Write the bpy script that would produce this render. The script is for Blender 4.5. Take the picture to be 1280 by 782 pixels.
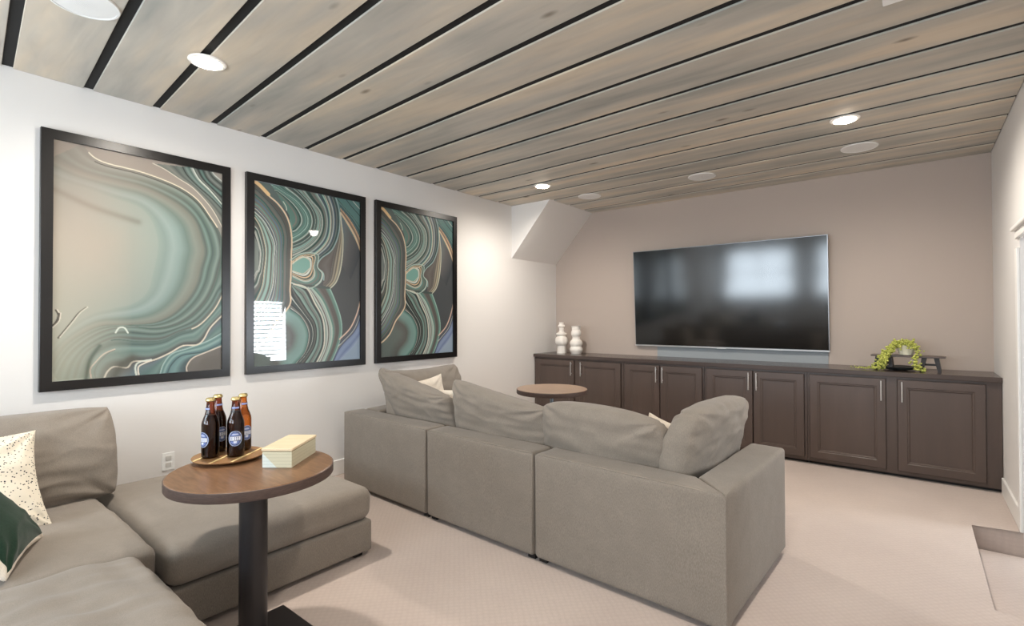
import bpy, bmesh, math, random
import numpy as np
from mathutils import Vector, Matrix, noise
random.seed(7); rng = np.random.default_rng(7)
for o in list(bpy.data.objects): bpy.data.objects.remove(o)
S = bpy.context.scene; COL = S.collection
PI = math.pi
ZC = 2.752          # underside of the ceiling planks
YB = 5.873          # television wall
XR = 4.438          # right wall
YF = -1.8           # wall behind the camera

# ---------------------------------------------------------------- camera
yaw, pitch, roll = math.radians(38.7616), math.radians(.6318), math.radians(-.1531)
fw = Vector((-math.sin(yaw)*math.cos(pitch), math.cos(yaw)*math.cos(pitch), math.sin(pitch)))
rt = Vector((math.cos(yaw), math.sin(yaw), 0)); up = rt.cross(fw)
rt2 = rt*math.cos(roll)+up*math.sin(roll); up2 = up*math.cos(roll)-rt*math.sin(roll)
cd = bpy.data.cameras.new('camera'); cam = bpy.data.objects.new('camera', cd); COL.objects.link(cam)
cd.sensor_width = 36; cd.lens = 627.63/1280*36; cd.clip_start = .02
cam.matrix_world = Matrix(((rt2.x, up2.x, -fw.x, 3.921), (rt2.y, up2.y, -fw.y, 0), (rt2.z, up2.z, -fw.z, 1.35), (0, 0, 0, 1)))
S.camera = cam

# ---------------------------------------------------------------- world, daylight, exposure
w = bpy.data.worlds.new('world'); S.world = w; w.use_nodes = True
bg = w.node_tree.nodes['Background']; bg.inputs[0].default_value = (.72, .86, 1, 1); bg.inputs[1].default_value = 2.0
S.view_settings.view_transform = 'Standard'; S.view_settings.look = 'None'
S.view_settings.gamma = 1; S.view_settings.use_curve_mapping = False
S.view_settings.exposure = 0.27

def area(name, loc, d, sx, sy, power, col):
    l = bpy.data.lights.new(name, 'AREA'); l.shape = 'RECTANGLE'; l.size = sx; l.size_y = sy
    l.energy = power; l.color = col
    o = bpy.data.objects.new(name, l); COL.objects.link(o); o.location = loc
    o.rotation_euler = Vector(d).to_track_quat('-Z', 'Y').to_euler(); return o
# daylight entering by the windows behind the camera and by the stairwell window
area('daylight_one', (.95, YF-.12, 1.6), (0, 1, .6), 1.5, 1.25, 58, (.80, .91, 1))
area('daylight_two', (2.95, YF-.12, 1.6), (0, 1, .6), 1.5, 1.25, 58, (.80, .91, 1))
area('daylight_stair', (7.75, 5.25, 1.1), (-1, -.35, .1), 1.2, 1.4, 200, (.85, .93, 1))
DOWN_W = 135
DOWN_COL = (1, .93, .84)

# ---------------------------------------------------------------- helpers
def lin(c, a=1):
    f = lambda v: (v/255/12.92 if v/255 <= .04045 else ((v/255+.055)/1.055)**2.4)
    return (f(c[0]), f(c[1]), f(c[2]), a)
def mat(name, col=(200, 200, 200), rough=.5, metal=0, spec=.5, **kw):
    m = bpy.data.materials.new(name); m.use_nodes = True
    b = m.node_tree.nodes['Principled BSDF']
    b.inputs['Base Color'].default_value = lin(col); b.inputs['Roughness'].default_value = rough
    b.inputs['Metallic'].default_value = metal; b.inputs['Specular IOR Level'].default_value = spec
    for k, v in kw.items(): b.inputs[k.replace('_', ' ')].default_value = v
    return m
class NT:
    def __init__(s, m): s.m = m; s.t = m.node_tree; s.b = s.t.nodes['Principled BSDF']
    def n(s, typ, **kw):
        x = s.t.nodes.new(typ)
        for k, v in kw.items():
            if k.startswith('i_'):
                key = k[2:]; x.inputs[int(key) if key.isdigit() else key.replace('_', ' ')].default_value = v
            else: setattr(x, k, v)
        return x
    def l(s, a, b): s.t.links.new(a, b)
    def coords(s, scale=(1, 1, 1), kind='Object'):
        c = s.n('ShaderNodeTexCoord'); m = s.n('ShaderNodeMapping'); m.inputs['Scale'].default_value = scale
        s.l(c.outputs[kind], m.inputs[0]); return m.outputs[0]
    def noise(s, vec, scale, detail=4, rough=.5):
        x = s.n('ShaderNodeTexNoise'); x.inputs['Scale'].default_value = scale; x.inputs['Detail'].default_value = detail
        x.inputs['Roughness'].default_value = rough; s.l(vec, x.inputs['Vector']); return x.outputs['Fac']
    def ramp(s, fac, stops):
        r = s.n('ShaderNodeValToRGB'); e = r.color_ramp.elements
        while len(e) < len(stops): e.new(.5)
        for q, (p, c) in zip(e, stops): q.position = p; q.color = c if len(c) == 4 else lin(c)
        s.l(fac, r.inputs[0]); return r.outputs[0]
    def mix(s, f, a, b, mode='MIX'):
        x = s.n('ShaderNodeMix', data_type='RGBA', blend_type=mode)
        if isinstance(f, (int, float)): x.inputs[0].default_value = f
        else: s.l(f, x.inputs[0])
        for q, v in ((6, a), (7, b)):
            if isinstance(v, tuple): x.inputs[q].default_value = v
            else: s.l(v, x.inputs[q])
        return x.outputs[2]
    def bump(s, h, strength, dist, prev=None):
        x = s.n('ShaderNodeBump'); x.inputs['Strength'].default_value = strength; x.inputs['Distance'].default_value = dist
        s.l(h, x.inputs['Height'])
        if prev is not None: s.l(prev, x.inputs['Normal'])
        s.l(x.outputs[0], s.b.inputs['Normal']); return x.outputs[0]

def obj(name, me, m=None, parent=None, loc=None, smooth=False):
    if isinstance(me, bmesh.types.BMesh):
        b = me; me = bpy.data.meshes.new(name); b.to_mesh(me); b.free()
    o = bpy.data.objects.new(name, me); COL.objects.link(o)
    if m is not None:
        for mm in (m if isinstance(m, (list, tuple)) else [m]): me.materials.append(mm)
        if me.name in RING: me.polygons.foreach_set('material_index', RING[me.name])
    if parent: o.parent = parent
    if loc is not None: o.location = loc
    if smooth:
        for p in me.polygons: p.use_smooth = True
        if smooth != 'all': me.set_sharp_from_angle(angle=math.radians(40))
    return o
def tag(o, label=None, cat=None, group=None, kind=None):
    if label: o['label'] = label
    if cat: o['category'] = cat
    if group: o['group'] = group
    if kind: o['kind'] = kind
    return o
def thing(name, label, cat, loc=(0, 0, 0), rz=0, group=None):
    o = bpy.data.objects.new(name, None); COL.objects.link(o); o.location = loc; o.rotation_euler = (0, 0, rz)
    o.empty_display_size = .1
    return tag(o, label, cat, group)
def struct(name, me, m, parent=None, smooth=False):
    o = obj(name, me, m, parent, smooth=smooth); o['kind'] = 'structure'; return o
def copy_tree(o, loc, rz=None, label=None, parent=None):
    c = o.copy(); COL.objects.link(c)
    if parent: c.parent = parent
    else:
        c.location = loc
        if rz is not None: c.rotation_euler = (0, 0, rz)
        if label: c['label'] = label
    for ch in list(o.children): copy_tree(ch, None, parent=c)
    return c
def BM(): return bmesh.new()
def box(bm, x0, x1, y0, y1, z0, z1, bev=0, seg=1, M=None):
    vs = [bm.verts.new(v) for v in ((x0,y0,z0),(x1,y0,z0),(x1,y1,z0),(x0,y1,z0),(x0,y0,z1),(x1,y0,z1),(x1,y1,z1),(x0,y1,z1))]
    fs = [bm.faces.new([vs[i] for i in f]) for f in ((3,2,1,0),(4,5,6,7),(0,1,5,4),(1,2,6,5),(2,3,7,6),(3,0,4,7))]
    if bev:
        es = list({e for f in fs for e in f.edges})
        r = bmesh.ops.bevel(bm, geom=es, offset=bev, segments=seg, profile=.5, affect='EDGES')
        vs = list({v for f in r['faces'] for v in f.verts} | {v for v in vs if v.is_valid})
    if M is not None: bmesh.ops.transform(bm, matrix=M, verts=[v for v in vs if v.is_valid])
    return bm
def bx(*a, **k): return box(BM(), *a, **k)
def lathe(prof, n=32, z0=0, bm=None, M=None, cap=True):
    bm = bm or BM(); rings = []
    for r, z in prof:
        rings.append([bm.verts.new((r*math.cos(2*PI*i/n), r*math.sin(2*PI*i/n), z+z0)) for i in range(n)])
    for a, b in zip(rings, rings[1:]):
        for i in range(n): bm.faces.new((a[i], a[(i+1) % n], b[(i+1) % n], b[i]))
    if cap:
        bm.faces.new(rings[0][::-1]); bm.faces.new(rings[-1])
    if M is not None: bmesh.ops.transform(bm, matrix=M, verts=[v for r in rings for v in r])
    return bm
def tube(pts, r, n=8, bm=None):
    bm = bm or BM(); rings = []; pts = [Vector(p) for p in pts]
    for i, p in enumerate(pts):
        t = (pts[min(i+1, len(pts)-1)]-pts[max(i-1, 0)]).normalized()
        a = t.orthogonal().normalized() if abs(t.z) > .9 else t.cross(Vector((0, 0, 1))).normalized()
        b = t.cross(a)
        rings.append([bm.verts.new(p+(a*math.cos(2*PI*k/n)+b*math.sin(2*PI*k/n))*r) for k in range(n)])
    for a, b in zip(rings, rings[1:]):
        for i in range(n): bm.faces.new((a[i], a[(i+1) % n], b[(i+1) % n], b[i]))
    bm.faces.new(rings[0][::-1]); bm.faces.new(rings[-1])
    bmesh.ops.recalc_face_normals(bm, faces=bm.faces[:])
    return bm
def prism(poly, z0, z1, bm=None):
    bm = bm or BM()
    a = [bm.verts.new((x, y, z0)) for x, y in poly]; b = [bm.verts.new((x, y, z1)) for x, y in poly]
    n = len(poly); bm.faces.new(a[::-1]); bm.faces.new(b)
    for i in range(n): bm.faces.new((a[i], a[(i+1) % n], b[(i+1) % n], b[i]))
    return bm
def fbm(x, y, z, s): return noise.noise(Vector((x, y, z))*s)

def soft_box(sx, sy, sz, r, crown=0., under=0., wr=0., seed=0, n=18, edge_in=0.):
    """upholstered block, base centre at the origin: rounded edges, crowned top, slight wrinkles"""
    def ax(L):
        h = L/2; inner = np.linspace(-h+r, h-r, n)
        c = [-h + r*(1-math.cos(t)) for t in np.linspace(0, PI/2, 5)][:-1]
        return np.array(c+list(inner)+[-v for v in c[::-1]])
    X, Y, Z = ax(sx), ax(sy), ax(sz)
    idx = {}; verts = []; faces = []
    def V(i, j, k):
        key = (i, j, k)
        if key not in idx:
            p = np.array([X[i], Y[j], Z[k]]); h = np.array([sx, sy, sz])/2
            q = np.clip(p, -h+r, h-r); d = p-q; L = np.linalg.norm(d)
            if L > 1e-9: p = q+d/L*r
            idx[key] = len(verts); verts.append(p)
        return idx[key]
    nx, ny, nz = len(X)-1, len(Y)-1, len(Z)-1
    for i in range(nx):
        for j in range(ny):
            faces.append((V(i,j,nz), V(i+1,j,nz), V(i+1,j+1,nz), V(i,j+1,nz)))
            faces.append((V(i,j+1,0), V(i+1,j+1,0), V(i+1,j,0), V(i,j,0)))
    for i in range(nx):
        for k in range(nz):
            faces.append((V(i,0,k), V(i+1,0,k), V(i+1,0,k+1), V(i,0,k+1)))
            faces.append((V(i,ny,k+1), V(i+1,ny,k+1), V(i+1,ny,k), V(i,ny,k)))
    for j in range(ny):
        for k in range(nz):
            faces.append((V(0,j,k+1), V(0,j+1,k+1), V(0,j+1,k), V(0,j,k)))
            faces.append((V(nx,j,k), V(nx,j+1,k), V(nx,j+1,k+1), V(nx,j,k+1)))
    out = []
    for p in verts:
        u, v, q = 2*p[0]/sx, 2*p[1]/sy, p[2]/sz+.5
        z = p[2]+sz/2+crown*q*(1-u*u)*(1-v*v)
        e = 1+(edge_in*math.sin(PI*q) if edge_in else 0)
        x, y = p[0]*e, p[1]*e
        if wr:
            a = fbm(p[0]*1.0+seed, p[1]*2.2, p[2]*2, 3.2)
            z += wr*q*(a+.5*fbm(p[0]*3+seed, p[1]*1.2, 1, 5))
            x += wr*.5*fbm(p[1]+seed, p[2]*2, 3, 4)*abs(u)**6; y += wr*.5*fbm(p[0], p[2]*2+seed, 5, 4)*abs(v)**6
        out.append((x, y, z))
    me = bpy.data.meshes.new('soft'); me.from_pydata(out, [], faces); me.update(); return me

RING = {}
def cushion(w_, h_, d_, e=.34, pinch=.05, rc=.0, lean=0., sag=0., slump=0., wr=.012, seed=0, n=56, ring=0, shear=0., pucker=1.):
    """stuffed cushion standing on its lower edge (x width, z height, y thickness), origin at bottom centre"""
    verts = []; faces = []; idx = {}
    T = np.sin(np.linspace(-PI/2, PI/2, n+1))
    T = .55*T+.45*np.linspace(-1, 1, n+1)
    def P(i, j, s):
        bd = i in (0, n) or j in (0, n)
        key = (i, j, 0 if bd else s)
        if key in idx: return idx[key]
        u, v = T[i], T[j]
        x = w_/2*u*(1-pinch*(1-v*v)); z = h_/2*v*(1-pinch*(1-u*u))
        if rc:                                   # rounded outline
            k = (abs(u)*abs(v))**4; x *= 1-rc*k; z *= 1-rc*k
        t = ((1-u*u)*(1-v*v)); t = max(t, 0)**e
        y = s*d_/2*t
        cw = wr*pucker*(abs(u*v)**1.2)*math.sin(11*math.atan2(1-abs(v)+.02, 1-abs(u)+.02)+seed)
        a = wr*(fbm(x*1.2+seed*3.1, s*2., z*1.2, 5)+.6*fbm(x*.6+seed, s*5., z*3+seed, 7))
        y += s*(cw+a*.9)*min(1, t*1.6)
        em = math.exp(-((1-abs(u))/.16)**2)*(1-abs(v)**8); en = math.exp(-((1-abs(v))/.16)**2)*(1-abs(u)**8)
        if not bd:
            y += s*d_*.019*em*math.sin(z*62+seed+3*fbm(x, z, seed, 6))*(.5+fbm(seed, z, s*2., 4))
            y += s*d_*.016*en*math.sin(x*50+seed*2+3*fbm(x, z, seed+4, 5))*(.4+fbm(x, seed, s*2., 4))
            rg = 1-abs(fbm(x+seed*2, s*3., z*1.6+seed, 4.5))*5
            if rg > 0: y += s*wr*.42*rg*rg*min(1, t*1.4)
        if bd: y += wr*.5*fbm(x+seed, z, 2, 6)
        zz = z+h_/2
        q = zz/h_
        zz -= sag*max(0, 1-u*u)*q*q + slump*q*q*(u+1)/2
        y += lean*q*q; x += shear*q
        idx[key] = len(verts); verts.append((x, y, zz)); return idx[key]
    mi = []
    for i in range(n):
        for j in range(n):
            edge = ring and (i < ring or j < ring or i >= n-ring or j >= n-ring)
            faces.append((P(i,j,-1), P(i+1,j,-1), P(i+1,j+1,-1), P(i,j+1,-1))); mi.append(1 if edge else 0)
            faces.append((P(i,j+1,1), P(i+1,j+1,1), P(i+1,j,1), P(i,j,1))); mi.append(1 if edge else 0)
    me = bpy.data.meshes.new('cushion'); me.from_pydata(verts, [], faces)
    if ring: RING[me.name] = mi
    me.update(); return me
def aim(o, origin, wdir, hdir):
    W = Vector(wdir).normalized(); H = (Vector(hdir)-W*W.dot(Vector(hdir))).normalized(); N = H.cross(W)
    o.matrix_world = Matrix(((W.x, N.x, H.x, origin[0]), (W.y, N.y, H.y, origin[1]), (W.z, N.z, H.z, origin[2]), (0, 0, 0, 1)))

# ---------------------------------------------------------------- materials
def m_plaster(name, col, rough=.75):
    m = mat(name, col, rough, spec=.3); t = NT(m); v = t.coords()
    t.bump(t.noise(v, 90, 3), .06, .004); return m
M_WHITE = m_plaster('white_paint', (228, 225, 222))
M_TAUPE = m_plaster('taupe_paint', (184, 170, 160), .6)
M_PATCH = m_plaster('retouch_patch_tone', (158, 164, 168), .7)  # tone of the retouching mark below the television, not a wall paint
M_TRIM = mat('trim_paint', (240, 238, 234), .4)
M_BACK = mat('black_backing', (12, 12, 13), .8)
def m_plank():
    m = mat('stained_plank', (170, 160, 145), .55, spec=.35); t = NT(m)
    oi = t.n('ShaderNodeObjectInfo'); tc = t.n('ShaderNodeTexCoord'); mp = t.n('ShaderNodeMapping')
    mp.inputs['Scale'].default_value = (1, 7, 4)
    cx = t.n('ShaderNodeCombineXYZ'); mu = t.n('ShaderNodeMath', operation='MULTIPLY'); mu.inputs[1].default_value = 40
    t.l(oi.outputs['Random'], mu.inputs[0]); t.l(mu.outputs[0], cx.inputs[0]); t.l(mu.outputs[0], cx.inputs[2])
    t.l(tc.outputs['Object'], mp.inputs[0]); t.l(cx.outputs[0], mp.inputs['Location']); v = mp.outputs[0]
    d = t.n('ShaderNodeTexNoise'); d.inputs['Scale'].default_value = .9; d.inputs['Detail'].default_value = 2; t.l(v, d.inputs['Vector'])
    va = t.n('ShaderNodeVectorMath', operation='MULTIPLY_ADD'); va.inputs[1].default_value = (.0, 2.2, 0)
    t.l(d.outputs['Color'], va.inputs[0]); t.l(v, va.inputs[2])
    grain = t.noise(va.outputs[0], 2.6, 6, .52)
    blot = t.noise(v, .8, 3, .5)
    c1 = t.ramp(grain, [(.25, (158, 148, 132)), (.42, (176, 166, 150)), (.62, (188, 178, 161)), (.8, (202, 193, 176))])
    c2 = t.ramp(blot, [(.30, (140, 147, 145)), (.5, (188, 182, 170)), (.70, (222, 200, 168))])
    c = t.mix(.58, c1, c2)
    # knots
    mp2 = t.n('ShaderNodeMapping'); mp2.inputs['Scale'].default_value = (1.1, 2.8, 1); t.l(tc.outputs['Object'], mp2.inputs[0]); t.l(cx.outputs[0], mp2.inputs['Location'])
    vo = t.n('ShaderNodeTexVoronoi'); vo.inputs['Scale'].default_value = 1.5; vo.inputs['Randomness'].default_value = 1; t.l(mp2.outputs[0], vo.inputs['Vector'])
    k = t.ramp(vo.outputs['Distance'], [(0, (60, 55, 50)), (.035, (150, 140, 126)), (.10, (255, 255, 255))])
    c = t.mix(.75, c, k, 'MULTIPLY')
    hs = t.n('ShaderNodeHueSaturation'); mr = t.n('ShaderNodeMapRange'); mr.inputs['To Min'].default_value = 1.0; mr.inputs['To Max'].default_value = 1.18
    t.l(oi.outputs['Random'], mr.inputs[0]); t.l(mr.outputs[0], hs.inputs['Value']); t.l(c, hs.inputs['Color'])
    hs.inputs['Saturation'].default_value = .78
    t.l(hs.outputs[0], t.b.inputs['Base Color'])
    t.bump(grain, .12, .004); return m
M_PLANK = m_plank()
def m_carpet(name, col):
    m = mat(name, col, .95, spec=.1, Sheen_Weight=.25); t = NT(m); v = t.coords()
    rot = t.n('ShaderNodeMapping'); rot.inputs['Rotation'].default_value = (0, 0, PI/4); rot.inputs['Scale'].default_value = (1, 1, 1); t.l(v, rot.inputs[0])
    vo = t.n('ShaderNodeTexVoronoi'); vo.inputs['Scale'].default_value = 38; vo.inputs['Randomness'].default_value = .25; t.l(rot.outputs[0], vo.inputs['Vector'])
    n1 = t.noise(v, 260, 3, .7); n2 = t.noise(v, 1.3, 3)
    h = t.mix(.55, vo.outputs['Distance'], n1)
    a = t.ramp(n2, [(.3, tuple(int(q*.955) for q in col)), (.7, tuple(min(255, int(q*1.02)) for q in col))])
    cc = t.mix(.22, a, t.ramp(h, [(.1, (255, 255, 255)), (.75, (120, 108, 98))]), 'MULTIPLY')
    t.l(cc, t.b.inputs['Base Color']); t.bump(h, .35, .008); return m
M_CARPET = m_carpet('beige_carpet', (199, 183, 173))
def m_fabric(name, col, k=.10, bumpy=.25, fine=420):
    m = mat(name, col, .9, spec=.2, Sheen_Weight=.15, Sheen_Roughness=.5); t = NT(m); v = t.coords()
    sc = t.n('ShaderNodeMapping'); sc.inputs['Scale'].default_value = (1, 1, .25); t.l(v, sc.inputs[0])
    h = t.noise(sc.outputs[0], fine, 2, .7); big = t.noise(v, 9, 4, .6)
    a = t.ramp(h, [(.3, tuple(int(q*(1-k)) for q in col)), (.7, tuple(min(255, int(q*(1+k))) for q in col))])
    b = t.ramp(big, [(.3, (243, 243, 243)), (.7, (255, 255, 255))])
    t.l(t.mix(1, a, b, 'MULTIPLY'), t.b.inputs['Base Color'])
    p = t.bump(t.noise(v, 14, 3, .55), .07, .03); t.bump(h, bumpy, .001, p); return m
M_SOFA = m_fabric('grey_taupe_weave', (129, 120, 111))
M_CUSH = m_fabric('grey_taupe_cushion_weave', (136, 127, 117), .07)
M_DARKF = mat('black_feet', (18, 16, 15), .6)
def m_speck():
    m = mat('speckled_cream', (222, 212, 194), .9, spec=.15); t = NT(m); v = t.coords()
    vo = t.n('ShaderNodeTexVoronoi'); vo.inputs['Scale'].default_value = 85; t.l(v, vo.inputs['Vector'])
    n = t.noise(v, 9, 2)
    mm = t.n('ShaderNodeMath', operation='MULTIPLY_ADD'); mm.inputs[1].default_value = -.35; t.l(n, mm.inputs[0]); t.l(vo.outputs['Distance'], mm.inputs[2])
    c = t.ramp(mm.outputs[0], [(.05, (44, 46, 52)), (.10, (224, 215, 198))]); t.l(c, t.b.inputs['Base Color'])
    t.bump(t.noise(v, 30, 3), .3, .01); return m
M_SPECK = m_speck()
M_CREAM = m_fabric('cream_weave', (226, 214, 198), .05)
M_GREEN = m_fabric('dark_green_weave', (28, 52, 38), .15)
def m_wood(name, a, b, sc=(1, 14, 1), rough=.4, n=5, coat=0):
    m = mat(name, a, rough, spec=.5, Coat_Weight=coat, Coat_Roughness=.15); t = NT(m); v = t.coords(sc)
    g = t.noise(v, n, 7, .65)
    t.l(t.ramp(g, [(.3, a), (.55, tuple((p+q)//2 for p, q in zip(a, b))), (.75, b)]), t.b.inputs['Base Color'])
    t.bump(g, .06, .002); return m
M_TABLE = m_wood('walnut_laminate', (104, 74, 52), (146, 110, 80), (2, 14, 6), .32)
M_TEDGE = m_wood('grey_brown_edge_banding', (62, 48, 44), (98, 80, 72), (6, 6, 60), .5)
M_TABLE2 = m_wood('ash_brown_laminate', (138, 112, 92), (164, 138, 116), (2, 14, 6), .35)
M_ESPR = m_wood('espresso_cabinet', (78, 66, 61), (88, 74, 68), (1, 1, .12), .33, 8)
M_ESPT = m_wood('espresso_worktop', (66, 56, 53), (80, 68, 64), (.2, 2, 1), .22, 8)
M_BLACKM = mat('black_powder_coat', (48, 45, 46), .38, .3)
M_STEEL = mat('brushed_steel', (228, 226, 224), .3, 1)
M_CHROME = mat('light_steel_pole', (150, 165, 180), .25, .9)
M_FRAME = mat('black_frame', (15, 12, 12), .3, spec=.5)
M_BEZEL = mat('silver_bezel', (150, 150, 152), .3, .9)
M_SCREEN = mat('dark_glass_screen', (6, 6, 7), .12, spec=.9)
M_CERAM = m_plaster('white_ceramic', (238, 232, 224), .45)
M_PLASTIC = mat('white_plastic', (240, 240, 238), .45)
def m_grille():
    m = mat('speaker_grille', (232, 232, 230), .6); t = NT(m); v = t.coords()
    vo = t.n('ShaderNodeTexVoronoi'); vo.inputs['Scale'].default_value = 260; vo.inputs['Randomness'].default_value = 0; t.l(v, vo.inputs['Vector'])
    t.l(t.ramp(vo.outputs['Distance'], [(.15, (170, 170, 170)), (.35, (236, 236, 234))]), t.b.inputs['Base Color']); return m
M_GRILLE = m_grille()
M_LAMP = mat('lamp_lens', (255, 240, 220), .5); NT(M_LAMP).b.inputs['Emission Color'].default_value = (1, .86, .70, 1); NT(M_LAMP).b.inputs['Emission Strength'].default_value = 45
M_GLASSB = mat('amber_glass', (150, 62, 10), .04, Transmission_Weight=1.0, IOR=1.45)
M_GLASSO = mat('orange_amber_glass', (225, 120, 25), .04, Transmission_Weight=1.0, IOR=1.45)
M_BEER = mat('dark_beer', (16, 7, 4), .3)
M_CAP = mat('gold_cap', (206, 186, 130), .3, .9)
M_LEAF = mat('yellow_green_pearls', (184, 188, 92), .45, Subsurface_Weight=.0)
M_LEAFD = mat('green_stems', (120, 132, 60), .6)
M_SOIL = mat('soil', (46, 34, 26), .95)
M_BAMBOO = m_wood('pale_bamboo', (214, 194, 160), (228, 210, 180), (1, 14, 1), .45)
M_STRIPE = mat('pale_inlay', (232, 208, 150), .4)
M_TRAY = m_wood('olive_wood_tray', (138, 100, 64), (158, 120, 80), (1, 4, 1), .35)
M_WPANE = mat('window_glass', (255, 255, 255), .02, Transmission_Weight=1.0, IOR=1.05)
def m_boxpaint():
    m = mat('box_paint', (196, 198, 176), .5); t = NT(m); v = t.coords()
    a = t.n('ShaderNodeSeparateXYZ'); t.l(v, a.inputs[0])
    s = t.n('ShaderNodeMath', operation='ADD'); t.l(a.outputs[0], s.inputs[0]); t.l(a.outputs[2], s.inputs[1])
    r = t.ramp(s.outputs[0], [(.0, (206, 214, 208)), (.5, (196, 190, 164))]); r.node.color_ramp.interpolation = 'CONSTANT'
    m2 = t.n('ShaderNodeMath', operation='MULTIPLY_ADD'); m2.inputs[1].default_value = 1; m2.inputs[2].default_value = .5
    t.l(s.outputs[0], m2.inputs[0]); t.l(m2.outputs[0], r.node.inputs[0])
    w_ = t.n('ShaderNodeTexWave'); w_.bands_direction = 'Z'; w_.inputs['Scale'].default_value = 22; t.l(v, w_.inputs['Vector'])
    t.l(t.mix(.15, r, t.ramp(w_.outputs['Fac'], [(.05, (150, 150, 130)), (.2, (255, 255, 255))]), 'MULTIPLY'), t.b.inputs['Base Color']); return m
M_BOXP = m_boxpaint()
def m_print(name):
    m = mat(name, (120, 130, 125), .035, spec=.75, Coat_Weight=1.0, Coat_Roughness=.01, Coat_IOR=1.6); t = NT(m)
    a = t.n('ShaderNodeVertexColor'); a.layer_name = 'print'; t.l(a.outputs[0], t.b.inputs['Base Color'])
    t.b.inputs['Roughness'].default_value = .35; t.b.inputs['Specular IOR Level'].default_value = .2; return m
M_PRINT = m_print('glazed_print')
def m_attr(name, rough=.4):
    m = mat(name, (120, 130, 125), rough); t = NT(m)
    a = t.n('ShaderNodeVertexColor'); a.layer_name = 'print'; t.l(a.outputs[0], t.b.inputs['Base Color']); return m
M_LABEL = m_attr('printed_label')

# ---------------------------------------------------------------- the setting
def gap_y(k, x):
    s = max(.012, .068-.0033*k) if k >= 0 else .066
    return .41+.35*k-s*x
# floor with the notch where the steps go down
bm = prism([(-.12, YF-.15), (4.56, YF-.15), (4.56, 3.18), (4.165, 3.18), (4.165, 4.46), (4.56, 4.46), (4.56, YB+.12), (-.12, YB+.12)], -.9, 0)
es = [e for e in bm.edges if all(abs(v.co.z) < 1e-6 and 4.1 < v.co.x and 3 < v.co.y < 4.6 for v in e.verts)]
bmesh.ops.bevel(bm, geom=es, offset=.03, segments=4, profile=.5, affect='EDGES')
struct('floor', bm, M_CARPET, smooth=True)
stairs = thing('stairs', None, None, (4.165, 3.82, -.145)); stairs['kind'] = 'structure'
for i in range(3):
    x0 = .012+i*.27
    obj('tread', bx(x0, x0+.30, -.63, .63, -.145*i-.14, -.145*i, bev=.018, seg=3), M_CARPET, stairs, smooth=True)
struct('wall_left', bx(-.12, 0, YF-.15, YB+.12, -.05, ZC+.0095), M_WHITE)
struct('wall_back', bx(-.12, XR+.12, YB, YB+.12, -.05, ZC+.0095), M_TAUPE)
bm = bx(XR, XR+.12, 4.46, YB, -.9, ZC+.0095)
box(bm, XR, XR+.12, 3.18, 4.46, 1.85, ZC+.0095); box(bm, XR, XR+.12, YF-.15, 3.18, -.9, ZC+.0095)
struct('wall_right', bm, M_WHITE)
# front wall (behind the camera) with two windows
bm = BM(); zz0, zz1 = .95, 2.25
for a, b in ((-.12, .2), (1.7, 2.2), (3.7, 4.56)): box(bm, a, b, YF-.15, YF, -.05, ZC+.0095)
for a, b in ((.2, 1.7), (2.2, 3.7)): box(bm, a, b, YF-.15, YF, -.05, zz0); box(bm, a, b, YF-.15, YF, zz1, ZC+.0095)
struct('wall_front', bm, M_WHITE)
for i, a in enumerate((.2, 2.2)):
    wn = thing('window_%d' % (i+1), None, None, (a+.75, YF-.03, zz0)); wn['kind'] = 'structure'
    bm = BM()
    for q in ((-.75, -.70, 0, 1.3), (.70, .75, 0, 1.3), (-.70, .70, 0, .05), (-.70, .70, 1.25, 1.3), (-.02, .02, .05, 1.25), (-.70, -.02, .63, .67), (.02, .70, .63, .67)):
        box(bm, q[0], q[1], -.03, .03, q[2], q[3])
    obj('window_frame', bm, M_TRIM, wn)
# ceiling: black backing and planks
struct('ceiling', bx(-.12, XR+.12, YF-.15, YB+.12, ZC+.009, ZC+.17), M_BACK)
ceiling = bpy.data.objects['ceiling']
GW = .023
for k in range(-7, 16):
    x0, x1 = .004, XR-.004
    def e(kk, x, sgn):
        y = gap_y(kk, x)+sgn*GW
        return min(max(y, YF+.002), YB-.003)
    a0, a1, b0, b1 = e(k, x0, 1), e(k, x1, 1), e(k+1, x0, -1), e(k+1, x1, -1)
    if b0-a0 < .02: continue
    bm = BM(); c = .0025; zt, zb = ZC+.0095, ZC
    lo = [bm.verts.new(v) for v in ((x0, a0+c, zb), (x1, a1+c, zb), (x1, b1-c, zb), (x0, b0-c, zb))]
    mi = [bm.verts.new(v) for v in ((x0, a0, zb+c), (x1, a1, zb+c), (x1, b1, zb+c), (x0, b0, zb+c))]
    hi = [bm.verts.new(v) for v in ((x0, a0, zt), (x1, a1, zt), (x1, b1, zt), (x0, b0, zt))]
    bm.faces.new(lo[::-1]); bm.faces.new(hi)
    for A_, B_ in ((lo, mi), (mi, hi)):
        for i in range(4): bm.faces.new((A_[i], A_[(i+1) % 4], B_[(i+1) % 4], B_[i]))
    ym = (a0+b0)/2
    bmesh.ops.translate(bm, vec=(0, -ym, -ZC), verts=bm.verts[:])
    obj('plank', bm, M_PLANK, ceiling, (0, ym, ZC))
# sloped soffit in the far left corner
bm = BM(); tri = [(0, 2.10), (.585, ZC+.01), (0, ZC+.02)]
a = [bm.verts.new((x, 4.88, z)) for x, z in tri]; b = [bm.verts.new((x, YB, z)) for x, z in tri]
bm.faces.new(a); bm.faces.new(b[::-1])
for i in range(3): bm.faces.new((a[i], b[i], b[(i+1) % 3], a[(i+1) % 3]))
bmesh.ops.recalc_face_normals(bm, faces=bm.faces[:])
struct('trim_1', bm, M_WHITE)
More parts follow.
